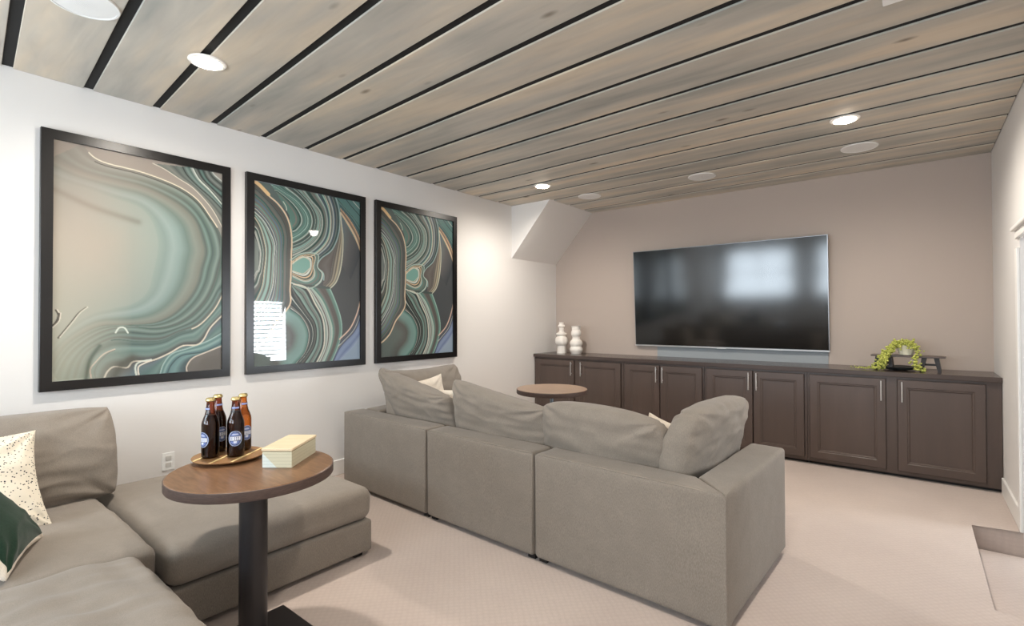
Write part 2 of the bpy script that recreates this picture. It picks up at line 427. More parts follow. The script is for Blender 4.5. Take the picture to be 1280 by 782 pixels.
# baseboards
struct('baseboard_left', bx(0, .015, YF, 5.33, 0, .13, bev=.004), M_TRIM)
struct('baseboard_right', bx(XR-.015, XR, 4.475, 5.33, 0, .13, bev=.004), M_TRIM)
struct('baseboard_front', bx(.02, XR, YF, YF+.015, 0, .13, bev=.004), M_TRIM)
# opening casing in the right wall
case = thing('trim_2', None, None, (XR, 4.46, -.14)); case['kind'] = 'structure'
obj('jamb_board', bx(-.016, 0, .0, .075, .14, 1.93, bev=.003), M_TRIM, case)
obj('head_board', bx(-.016, 0, -1.28, .075, 1.93+.06, 2.04, bev=.003), M_TRIM, case)
obj('crown', bx(-.035, 0, -1.28, .09, 2.04, 2.065, bev=.006, seg=2), M_TRIM, case)
# stairwell beyond the opening, with the window that shows in the glazed prints
bm = BM(); X1, X2, Y1, Y2, Z1, Z2 = XR+.12, 7.6, 2.2, 7.4, -.6, 2.75
box(bm, X1, X2, Y1-.1, Y1, Z1, Z2); box(bm, X1, X2, Y2, Y2+.1, Z1, Z2); box(bm, X1, X2+.1, Y1-.1, Y2+.1, Z2, Z2+.1)
box(bm, X2, X2+.1, Y1, 4.7, Z1, Z2); box(bm, X2, X2+.1, 5.8, Y2, Z1, Z2); box(bm, X2, X2+.1, 4.7, 5.8, Z1, .45); box(bm, X2, X2+.1, 4.7, 5.8, 1.8, Z2)
struct('wall_stairwell', bm, M_WHITE)
struct('floor_stairwell', bx(XR+.14, X2+.1, Y1-.1, Y2+.1, -.7, -.58), M_CARPET)
wn = thing('window_3', None, None, (X2, 5.25, .45)); wn['kind'] = 'structure'
bm = BM()
for q in ((-.55, -.50, 0, 1.35), (.50, .55, 0, 1.35), (-.5, .5, 0, .05), (-.5, .5, 1.3, 1.35), (-.5, .5, .65, .69)): box(bm, 0, .05, q[0], q[1], q[2], q[3])
obj('window_frame', bm, M_TRIM, wn)
for i in range(13):
    obj('slat', bx(-.035, .035, -.5, .5, -.002, .002, M=Matrix.Translation((-.06, 0, .1+i*.095)) @ Matrix.Rotation(.55, 4, 'Y')), M_TRIM, wn)
# electric outlet on the left wall
o = thing('electric_outlet', 'small white double electric outlet on the left wall behind the near round table', 'outlet', (0, 1.19, .34))
obj('cover_plate', bx(0, .006, -.036, .036, 0, .118, bev=.002), M_PLASTIC, o)
for z in (.028, .072): obj('socket', bx(.006, .009, -.017, .017, z-.006, z+.024, bev=.001), mat('socket_grey', (205, 203, 198), .5), o)

# ---------------------------------------------------------------- ceiling fixtures
def downlight(x, y, label, r=.088):
    t = thing('recessed_downlight', label, 'ceiling light', (x, y, ZC), 0, 'recessed downlights in the plank ceiling')
    obj('trim_ring', lathe([(r*.76, .0), (r*.79, -.008), (r*1.0, -.006), (r*1.05, -.001), (r*1.05, .0)], 40), M_TRIM, t, smooth=True)
    obj('lens', lathe([(r*.785, -.0098), (r*.6, -.016), (r*.3, -.0195), (.002, -.0205)], 32), M_LAMP, t, smooth=True)
    l = bpy.data.lights.new('lamp_beam', 'SPOT'); l.energy = DOWN_W; l.color = DOWN_COL; l.spot_size = math.radians(172); l.spot_blend = 1; l.shadow_soft_size = .06
    lo = bpy.data.objects.new('lamp_beam', l); COL.objects.link(lo); lo.parent = t; lo.location = (0, 0, -.03)
    return t
downlight(.924, 1.086, 'lit recessed downlight above the largest swirl picture, nearest the left wall')
downlight(.861, 4.331, 'lit recessed downlight near the sloped soffit in the far left corner')
downlight(3.545, 4.234, 'lit recessed downlight at the right, in front of the television wall')
downlight(3.45, 1.05, 'recessed downlight overhead, out of view')
def speaker(x, y, label):
    t = thing('ceiling_speaker', label, 'ceiling speaker', (x, y, ZC), 0, 'round white ceiling speakers')
    obj('rim', lathe([(.118, 0), (.119, -.007), (.128, -.007), (.131, -.0), ], 48), M_PLASTIC, t, smooth=True)
    obj('grille', lathe([(.118, -.005), (.06, -.0065), (.002, -.007)], 48), M_GRILLE, t, smooth=True)
speaker(1.069, .534, 'large round white ceiling speaker cut by the top edge above the left wall')
speaker(1.018, 5.044, 'round white ceiling speaker nearest the sloped soffit, leftmost of the far row')
speaker(2.286, 5.046, 'round white ceiling speaker in the middle of the far row, above the television')
speaker(3.574, 5.007, 'round white ceiling speaker at the right end of the far row')
t = thing('ceiling_vent', 'white square ceiling vent whose corner shows at the top right edge', 'vent', (3.97, 2.62, ZC))
obj('vent_frame', bx(-.15, .15, -.165, .165, -.012, 0, bev=.003), M_PLASTIC, t)
for i in range(7): obj('louver', bx(-.12, .12, -.13+i*.04, -.11+i*.04, -.016, -.012), M_PLASTIC, t)

# ---------------------------------------------------------------- television and added retouch patch
t = thing('wall_mounted_television', 'large flat black television with thin silver bezel on the taupe wall', 'television', (2.235, YB, 1.59))
TW, TH = 2.055, 1.16
Mt = Matrix.Rotation(math.radians(3.2), 4, 'X')
tp = lambda bm: (bmesh.ops.transform(bm, matrix=Matrix.Translation((0, -.062, 0)) @ Mt, verts=bm.verts[:]), bm)[1]
obj('wall_bracket', bx(-.3, .3, -.045, 0, -.2, .2, bev=.004), M_BLACKM, t)
obj('housing', tp(bx(-TW/2, TW/2, -.012, .022, -TH/2, TH/2, bev=.004, seg=2)), M_BEZEL, t)
obj('screen', tp(bx(-TW/2+.009, TW/2-.009, -.0145, -.0125, -TH/2+.018, TH/2-.008)), M_SCREEN, t)
obj('bottom_trim', tp(bx(-TW/2, TW/2, -.018, -.012, -TH/2, -TH/2+.014, bev=.002)), M_STEEL, t)
obj('maker_badge', tp(bx(-.05, .05, -.02, -.018, -TH/2-.004, -TH/2+.010, bev=.0005)), M_STEEL, t)
tag(obj('retouch_patch', bx(1.475, 3.245, YB-.006, YB, .889, 1.03), M_PATCH), 'added flat pale blue-grey sheet copying a retouching mark between television and cabinet top', 'added patch')  # thin sheet added to copy a retouching mark; no real panel hangs here

# ---------------------------------------------------------------- cabinets
CF = 5.352
units = [(.004, 1.277, [(.035, .618, 1), (.690, 1.250, -1)]),
         (1.280, 2.196, [(1.305, 1.718, 1), (1.722, 2.180, -1)]),
         (2.199, 3.132, [(2.222, 2.668, 1), (2.672, 3.112, -1)]),
         (3.135, 4.434, [(3.152, 3.722, 1), (3.795, 4.345, -1)])]
labs = ['dark espresso base cabinet at the left end, below the two white vases',
        'dark espresso base cabinet second from the left, behind the middle sofa cushions',
        'dark espresso base cabinet third from the left, under the television centre',
        'dark espresso base cabinet at the right end, below the trailing plant']
for (a, b, doors), lb in zip(units, labs):
    t = thing('base_cabinet', lb, 'cabinet', (a, CF, 0), 0, 'espresso base cabinets along the television wall')
    obj('body', bx(0, b-a, .022, YB-CF-.002, .034, .848, bev=.0015), M_ESPR, t)
    bm = BM(); box(bm, 0, b-a, .004, .024, .83, .848); box(bm, 0, b-a, .004, .024, .03, .06)
    xs = [0]+[q for d in doors for q in (d[0]-a, d[1]-a)]+[b-a]
    for i in range(0, len(xs), 2):
        if xs[i+1]-xs[i] > .006: box(bm, xs[i], xs[i+1], .004, .024, .06, .83)
    obj('face_frame', bm, M_ESPR, t)
    obj('toe_kick', bx(0, b-a, .055, .07, 0, .034), M_DARKF, t)
    for x0, x1, hs in doors:
        x0 += .003-a; x1 -= .003+a; z0, z1 = .064, .826
        bm = BM(); W = .062
        # stiles, rails with a stepped inner edge, recessed flat panel
        def rectf(y, i_): return [(x0+i_, y, z0+i_), (x1-i_, y, z0+i_), (x1-i_, y, z1-i_), (x0+i_, y, z1-i_)]
        loops = [rectf(.004, 0), rectf(-.014, 0), rectf(-.017, .003), rectf(-.017, W), rectf(-.012, W+.005), rectf(-.012, W+.013), rectf(-.004, W+.020)]
        L = [[bm.verts.new(v) for v in lp] for lp in loops]
        for A_, B_ in zip(L, L[1:]):
            for i in range(4): bm.faces.new((A_[i], A_[(i+1) % 4], B_[(i+1) % 4], B_[i]))
        bm.faces.new(L[-1]); bm.faces.new(L[0][::-1])
        d = obj('door', bm, M_ESPR, t)
        hx = x1-.031 if hs > 0 else x0+.031
        bm = tube([(hx, -.042, .642), (hx, -.042, .812)], .0058, 10)
        for z in (.668, .786): tube([(hx, -.017, z), (hx, -.042, z)], .0045, 8, bm)
        obj('handle', bm, M_STEEL, d, smooth=True)
t = obj('cabinet_worktop', bx(.003, XR-.003, CF-.028, YB-.001, .849, .889, bev=.004, seg=2), M_ESPT)
tag(t, 'long dark espresso worktop running over the row of base cabinets', 'worktop')

# ---------------------------------------------------------------- vases
def vase(name, x, label, prof, n=28):
    # prof: list of (radius, z); gentle horizontal ribs come with the profile
    P = [Vector((r, z, 0)) for r, z in prof]; out = []
    for i in range(len(P)-1):
        p0, p1, p2, p3 = P[max(i-1, 0)], P[i], P[i+1], P[min(i+2, len(P)-1)]
        for k in range(5):
            s = k/5; q = .5*((2*p1)+(-p0+p2)*s+(2*p0-5*p1+4*p2-p3)*s*s+(-p0+3*p1-3*p2+p3)*s**3); out.append((max(q.x, .004), q.y))
    out.append(prof[-1]); out += [(prof[-1][0]-.008, prof[-1][1]), (prof[-1][0]-.012, prof[-1][1]-.05)]
    t = tag(obj(name, lathe(out, n), M_CERAM, None, (x, 5.62, .889), smooth=True), label, 'vase')
vase('white_vase', .252, 'white ceramic vase with bulbous body and slim stacked neck, left one on the worktop',
     [(.058, 0), (.062, .005), (.058, .07), (.060, .10), (.078, .125), (.086, .16), (.078, .20), (.055, .225), (.068, .245), (.068, .262), (.036, .285), (.032, .33), (.045, .352), (.045, .366), (.030, .385), (.033, .41)])
vase('white_vase', .478, 'white ceramic vase with flared rim and two rounded bulges, right one on the worktop',
     [(.062, 0), (.068, .01), (.083, .05), (.078, .08), (.070, .095), (.082, .13), (.074, .165), (.052, .19), (.050, .22), (.064, .25), (.064, .285), (.050, .315), (.050, .335), (.068, .362)])

# ---------------------------------------------------------------- riser bench, pot and plant, dish
bench = thing('riser_bench', 'small black wooden riser bench standing on the worktop under the plant', 'riser', (3.865, 5.60, .889), math.radians(-3))
obj('bench_top', bx(-.255, .255, -.085, .085, .117, .131, bev=.003), M_ESPR, bench)
mb = mat('black_stained_wood', (34, 28, 27), .5)
for x0, x1 in ((-.205, -.225), (-.125, -.105), (.115, .095), (.195, .215)):
    bm = BM()
    a = [bm.verts.new((x0+i*.017, j*.066, .117)) for i, j in ((-1, -1), (1, -1), (1, 1), (-1, 1))]
    b = [bm.verts.new((x1+i*.011, j*.074, 0)) for i, j in ((-1, -1), (1, -1), (1, 1), (-1, 1))]
    bm.faces.new(a); bm.faces.new(b[::-1])
    for i in range(4): bm.faces.new((b[i], b[(i+1) % 4], a[(i+1) % 4], a[i]))
    obj('leg', bm, mb, bench)
for x0, x1 in ((-.21, -.115), (.105, .205)): obj('stretcher', bx(x0, x1, -.012, .012, .048, .064), mb, bench)
dish = tag(obj('oval_dish', lathe([(.05, 0), (.115, .012), (.14, .03), (.143, .033), (.137, .033), (.11, .018), (.004, .012)], 40), mat('slate_dish', (42, 50, 52), .35), None, (3.80, 5.58, .889), smooth=True), 'dark slate dish lying on the worktop beneath the riser bench', 'dish')
pl = thing('trailing_plant', 'yellow-green trailing pearl plant in a small white pot on the bench', 'plant', (3.855, 5.585, 1.020))
obj('pot', lathe([(.040, 0), (.048, .004), (.066, .085), (.069, .088), (.063, .088), (.058, .075), (.004, .072)], 32), mat('pale_pot', (232, 228, 206), .4), pl, smooth=True)
obj('soil', lathe([(.057, .070), (.057, .078), (.004, .081)], 20), M_SOIL, pl)
bmp = BM(); bms = BM()
def strand(pts, n_, r=.0098, spread=.012):
    P = [Vector(p) for p in pts]; path = []
    for i in range(len(P)-1):
        for k in range(6): path.append(P[i].lerp(P[i+1], k/6))
    path.append(P[-1]); tube(path, .0018, 4, bms)
    for i in range(n_):
        f = random.random()*(len(path)-1.001); q = path[int(f)].lerp(path[int(f)+1], f % 1)
        q = q+Vector([random.gauss(0, spread) for _ in range(3)])
        if q.z < -.122: q.z = -.122
        if abs(q.x) < .26 and -.03 < q.z+0 < .006 and abs(q.y+.0) < .075 and q.z < .003: q.z = .008
        bmesh.ops.create_icosphere(bmp, subdivisions=1, radius=r*random.uniform(.7, 1.2), matrix=Matrix.Translation(q))
for i in range(10):       # crown on the soil
    a = random.random()*2*PI; strand([(0, 0, .085), (.05*math.cos(a), .05*math.sin(a), .115), (.085*math.cos(a), .085*math.sin(a)-.01, .07)], 26)
for i in range(11):        # cascade to the left and down to the worktop
    a = random.uniform(-.05, .05); b_ = random.uniform(-.04, .04)
    strand([(-.02, 0, .09), (-.08, -.03+a*.4, .095), (-.13+b_, -.07+a*.5, .03), (-.17+b_, -.105+a*.4, -.03), (-.19+b_*1.6, -.12+a*.4, -.11)], 52)
for i in range(3): strand([(-.20, -.13, -.112), (-.26, -.12, -.118), (-.34-.03*i, -.11+.01*i, -.12)], 22, .006, .006)
for i in range(4):        # fall at the right of the pot
    a = random.uniform(-.02, .02)
    strand([(.05, -.02, .095), (.085, -.05, .04), (.055+a, -.105, -.02), (.06+a, -.115, -.08), (.09+a*2, -.125, -.117)], 22)
obj('stems', bms, M_LEAFD, pl)
tag(obj('foliage', bmp, M_LEAF, pl, smooth='all'), kind='stuff')

# ---------------------------------------------------------------- sofas
def feet(parent, pts):
    for x, y in pts: obj('foot', bx(x-.025, x+.025, y-.025, y+.025, 0, .03), M_DARKF, parent)
# central sofa seen from behind; local x along the back, y towards the television
SF = thing('sectional_sofa', 'large grey-taupe modular sofa seen from behind in the middle of the room', 'sofa', (.30, 2.325, 0), math.radians(-2.1))
for a, b in ((0, 1.030), (1.044, 1.955), (1.968, 2.815)):
    bb = b if b < 2.8 else 2.995
    me = soft_box(bb-a, .19, .575, .022, crown=.004, wr=.003, seed=a)
    if b > 2.8:
        for v in me.vertices: v.co.y = -.095+(v.co.y+.095)*min(1, max(.02, ((bb-a)/2-v.co.x)/.19))
    q = obj('back_panel', me, M_SOFA, SF, ((a+bb)/2, .095, .028), smooth='all')
    h = (bb-a)/2-.006; obj('piping', tube([(-h, -.0885, .02), (-h, -.0885, .5), (-h, -.0885, .5685), (-h+.01, -.0885, .5705), (0, -.0885, .5715), (h-.01, -.0885, .5705), (h, -.0885, .5685), (h, -.0885, .5), (h, -.0885, .02)], .0032, 6), M_CUSH, q, smooth='all')
me = soft_box(.19, 1.03, .575, .022, crown=.004, wr=.003, seed=4, n=24)
for v in me.vertices: v.co.x = .095-(.095-v.co.x)*min(1, max(.02, (v.co.y+.515)/.19))
obj('side_panel', me, M_SOFA, SF, (2.901, .516, .028), smooth='all')
me = soft_box(.19, .90, .575, .024, crown=.004, wr=.004, seed=5); obj('side_panel', me, M_SOFA, SF, (.097, .192+.45, .0285), smooth='all')
for a, b in ((.195, 1.035), (1.045, 1.955), (1.968, 2.80)):
    obj('seat_base', soft_box(b-a, .83 if a > 1.9 else .87, .19, .02), M_SOFA, SF, ((a+b)/2, .195+.425, .03), smooth='all')
    obj('seat_cushion', soft_box(b-a-.006, .84 if a > 1.9 else .88, .19, .045, crown=.02, wr=.008, seed=a), M_CUSH, SF, ((a+b)/2, .198+.43, .222), smooth='all')
feet(SF, [(.06, .06), (1.0, .06), (1.08, .06), (1.92, .06), (2.0, .06), (2.94, .06), (2.94, .95), (.06, 1.0)])
bc = [  # loc, rot z, width, height, args
    ((.645, .36, .405), 0, .84, .545, dict(lean=-.10, sag=.00, slump=.17, seed=1, rc=.03, pinch=.02, shear=-.10)),
    ((1.47, .335, .405), 0, .88, .53, dict(lean=-.09, sag=.01, slump=.13, seed=2, rc=.07, pinch=.02)),
    ((2.235, .33, .405), 0, .80, .455, dict(lean=-.09, sag=-.02, slump=.03, seed=3, rc=.12, pinch=.0)),
    ((2.655, .63, .405), PI/2, .86, .505, dict(lean=.10, sag=.0, slump=.01, seed=4, rc=.16, pinch=.0)),
    ((.33, .61, .405), -PI/2, .80, .54, dict(lean=.10, sag=.03, slump=.0, seed=5, rc=.06, pinch=.02))]
for loc, rz, w_, h_, kw in bc:
    if rz == PI/2: kw['lean'] = -abs(kw['lean'])
    if rz == -PI/2: kw['lean'] = -abs(kw['lean'])
    o = obj('back_cushion', cushion(w_, h_, .27, e=.30, wr=.013, **kw), M_CUSH, SF, loc, smooth='all'); o.rotation_euler = (0, 0, rz)
# throw pillows standing in the corners of the central sofa
def throw(name, label, sz, origin, wd, hd, m, ring=0, seed=0, d=.15):
    o = obj(name, cushion(sz, sz, d, e=.42, pinch=.10, wr=.012, seed=seed, ring=ring), m, smooth='all'); aim(o, origin, wd, hd)
    return tag(o, label, 'pillow')
throw('throw_pillow', 'cream throw pillow with pointed corners between the leftmost sofa back cushions', .43, (.84, 2.785, .445), (.10, 1, .10), (-.22, .1, 1), M_CREAM, seed=3, d=.13)
throw('throw_pillow', 'white-edged throw pillow wedged behind the second back cushion of the central sofa', .40, (1.06, 2.72, .43), (1, .35, 0), (.0, -.20, 1), M_CREAM, seed=6, d=.12)
throw('throw_pillow', 'white throw pillow peeping out between the two right-hand sofa back cushions', .38, (2.85, 2.77, .41), (.75, -.65, 0), (.10, -.25, 1), M_CREAM, seed=8, d=.13)

# near sectional along the left wall
NS = thing('sectional_sofa', 'grey-taupe low sectional sofa in the bottom left corner against the left wall', 'sofa', (.02, -.40, 0), 0)
obj('back_panel', soft_box(.17, 1.12, .56, .022, wr=.004), M_SOFA, NS, (.087, .555, .03), smooth='all')
obj('seat_base', soft_box(1.24, 1.10, .19, .02), M_SOFA, NS, (.80, .555, .03), smooth='all')
obj('seat_cushion', soft_box(1.27, 1.115, .20, .045, crown=.028, wr=.012, seed=2), M_CUSH, NS, (.812, .555, .215), smooth='all')
obj('seat_base', soft_box(1.02, 1.02, .19, .02), M_SOFA, NS, (1.96, .52, .03), smooth='all')
obj('seat_cushion', soft_box(1.04, 1.04, .215, .05, crown=.025, wr=.022, seed=9, n=44), M_CUSH, NS, (1.965, .515, .215), smooth='all')
o = obj('back_cushion', cushion(.98, .47, .26, e=.26, pinch=.01, rc=.05, lean=-.14, sag=.0, wr=.014, seed=7), M_CUSH, NS, (.48, .715, .40), smooth='all'); o.rotation_euler = (0, 0, -PI/2)
o.scale = (1, 1, 1)
feet(NS, [(.25, .08), (1.4, 1.0), (2.4, .08), (2.4, .95)])
# ottoman
OT = thing('ottoman', 'long grey-taupe ottoman beside the sectional under the near round table', 'ottoman', (.875, 1.25, 0), 0)
obj('base', soft_box(1.215, 1.005, .175, .016), M_SOFA, OT, (0, 0, .03), smooth='all')
obj('seat_cushion', soft_box(1.225, 1.02, .185, .06, crown=.035, wr=.008, seed=12), M_CUSH, OT, (0, 0, .206), smooth='all')
feet(OT, [(.54, .44), (.54, -.44), (-.54, .44), (-.54, -.44)])
throw('throw_pillow', 'cream throw pillow with black speckles leaning on the left wall cushion', .50, (.90, .225, .425), (-.05, 1, 0), (-.32, -.13, .40), M_SPECK, seed=1, d=.14)
throw('throw_pillow', 'dark green throw pillow with cream border in front of the speckled pillow', .41, (1.23, .345, .43), (-.93, .37, 0), (-.26, -.57, .78), [M_GREEN, M_CREAM], ring=4, seed=2, d=.15)

# ---------------------------------------------------------------- round tables
def round_table(label, x, y, H, R, mt, me_, mp, pr, base, square):
    t = thing('round_pedestal_table', label, 'table', (x, y, 0), 0)
    obj('tabletop', lathe([(R-.002, H-.003), (R-.006, H), (.004, H)], 96, cap=True), mt, t)
    obj('edge_band', lathe([(R-.01, H-.042), (R-.002, H-.041), (R, H-.038), (R, H-.004), (R-.002, H-.0025)], 96), me_, t, smooth=True)
    obj('mounting_plate', lathe([(.11, H-.050), (.11, H-.042)], 32), mp, t)
    obj('column', lathe([(pr, .012), (pr, H-.048)], 40), mp, t, smooth=True)
    if square: obj('base_plate', bx(.04-base, .04+base, .03-base, .03+base, 0, .012, bev=.004, seg=2), mp, t)
    else: obj('base_plate', lathe([(base, 0), (base, .008), (base-.01, .012), (.01, .014)], 48), mp, t, smooth=True)
    return t
round_table('round walnut-topped pedestal table holding the beer bottles, on a thick black column', 1.72, .982, .72, .320, M_TABLE, M_TEDGE, M_BLACKM, .055, .165, True)
round_table('round pale brown pedestal table on a slim steel pole beyond the central sofa', 1.36, 3.76, .72, .318, M_TABLE2, M_TEDGE, M_CHROME, .017, .17, False)
# tray
TR = thing('serving_tray', 'round striped wooden serving tray under the beer bottles on the near table', 'tray', (1.497, .974, .72), math.radians(126))
obj('plate', lathe([(.10, 0), (.135, .010), (.147, .017), (.147, .020), (.14, .020), (.004, .018)], 56), M_TRAY, TR, smooth=True)
for yy in (-.085, -.005, .085):
    h = math.sqrt(.145**2-yy*yy); obj('inlay_strip', bx(-h, h, yy-.005, yy+.005, .0185, .0212), M_STRIPE, TR)
# storage box
BX = thing('keepsake_box', 'pale green box with light wooden lid on the right of the near table', 'box', (0, 0, .72))
c0 = Vector((1.757, .999)); dx = Vector((.100, .078)); dy = Vector((-.125, .162)); ctr = c0+dx*.5+dy*.62
BX.location = (ctr.x, ctr.y, .72); BX.rotation_euler = (0, 0, math.atan2(dx.y, dx.x)); hw = dx.length/2; hl = .125
obj('body', bx(-hw, hw, -hl, hl, 0, .068, bev=.0015), M_BOXP, BX)
obj('lid', bx(-hw-.003, hw+.003, -hl-.003, hl+.003, .071, .083, bev=.002), M_BAMBOO, BX)
obj('lid_rebate', bx(-hw+.006, hw-.006, -hl+.006, hl-.006, .066, .072), mat('rebate_shade', (120, 104, 78), .6), BX)

# ---------------------------------------------------------------- bottles
BP = [(.030, 0), (.034, .004), (.035, .010), (.035, .142), (.0335, .156), (.029, .170), (.022, .188), (.0185, .204), (.0155, .236), (.0150, .243), (.0170, .245), (.0170, .252), (.0150, .254)]
def label_mesh(kind):
    n, m_ = 28, 28; R = .0356; hh = .030 if kind == 'body' else .008; ha = .027/R if kind == 'body' else .016/.0195
    vs = []; cols = []; keep = []
    for j in range(m_+1):
        for i in range(n+1):
            a = (i/n*2-1); b = (j/m_*2-1)
            if kind == 'body':
                f = math.sqrt(max(0, 1-b*b)); ang = a*f*ha*1.08; z = .082+b*.034; r = R
                rr = math.hypot(a*f*1.08, b)
                c = (40, 52, 96)
                if rr > .90: c = (150, 160, 190)
                elif rr > .80: c = (30, 36, 70)
                elif abs(b) < .24:
                    c = (225, 228, 238)
                    xx = a*3.2
                    if abs(b) < .17 and (xx % 1.0) > .34 and (xx % 1.0) < .82 and abs(b) > .0: c = (70, 80, 120)
                elif abs(b) < .30: c = (28, 34, 66)
                elif b < 0 and abs(a) < .22 and b > -.6: c = (215, 220, 235)
                elif b > .45 and abs(a) < .5 and b < .62: c = (200, 206, 226)
                else: c = (104, 122, 176)
            else:
                z = .215+b*hh*.6; ang = a*ha; r = .0186-(b*hh*.6)*.1+.0006; c = (160, 170, 215) if abs(b) < .6 else (52, 56, 96)
            vs.append((r*math.cos(ang), r*math.sin(ang), z)); cols.append(lin(c))
    fs = [(j*(n+1)+i, j*(n+1)+i+1, (j+1)*(n+1)+i+1, (j+1)*(n+1)+i) for j in range(m_) for i in range(n)]
    me = bpy.data.meshes.new('label'); me.from_pydata(vs, [], fs)
    at = me.color_attributes.new('print', 'FLOAT_COLOR', 'POINT'); at.data.foreach_set('color', np.array(cols, dtype=np.float32).ravel()); me.update(); return me
LB, LN = label_mesh('body'), label_mesh('neck')
def bottle(x, y, ang, label, glass, fill=.185):
    t = thing('beer_bottle', label, 'bottle', (x, y, .7412), ang, 'beer bottles on the round tray')
    obj('glass', lathe(BP, 32), glass, t, smooth=True)
    prof = [(r-.0022, max(z, .004)) for r, z in BP if z < fill]+[(.020, fill)]
    obj('beer', lathe(prof, 28), M_BEER, t, smooth=True)
    bm = lathe([(.0185, .248), (.0188, .252), (.0168, .259), (.0150, .261), (.004, .2615)], 28)
    for i, v in enumerate(bm.verts):
        if v.co.z < .2525: s = 1.05 if i % 2 else .97; v.co.x *= s; v.co.y *= s
    obj('cap', bm, M_CAP, t, smooth=True)
    obj('front_label', LB.copy(), M_LABEL, t, smooth='all'); obj('neck_label', LN.copy(), M_LABEL, t, smooth='all')
camdir = math.atan2(-1, 2.4)
bottle(1.480, .902, camdir-.95, 'brown beer bottle at the left front of the tray, its label turned left', M_GLASSB)
bottle(1.396, .965, camdir+.55, 'brown beer bottle at the back of the tray behind the leftmost bottle', M_GLASSB)
bottle(1.542, .983, camdir-.05, 'dark beer bottle in front with its round blue label facing the room', M_GLASSB, .20)
bottle(1.459, 1.050, camdir+.45, 'lighter orange-amber beer bottle at the right back of the tray', M_GLASSO, .10)

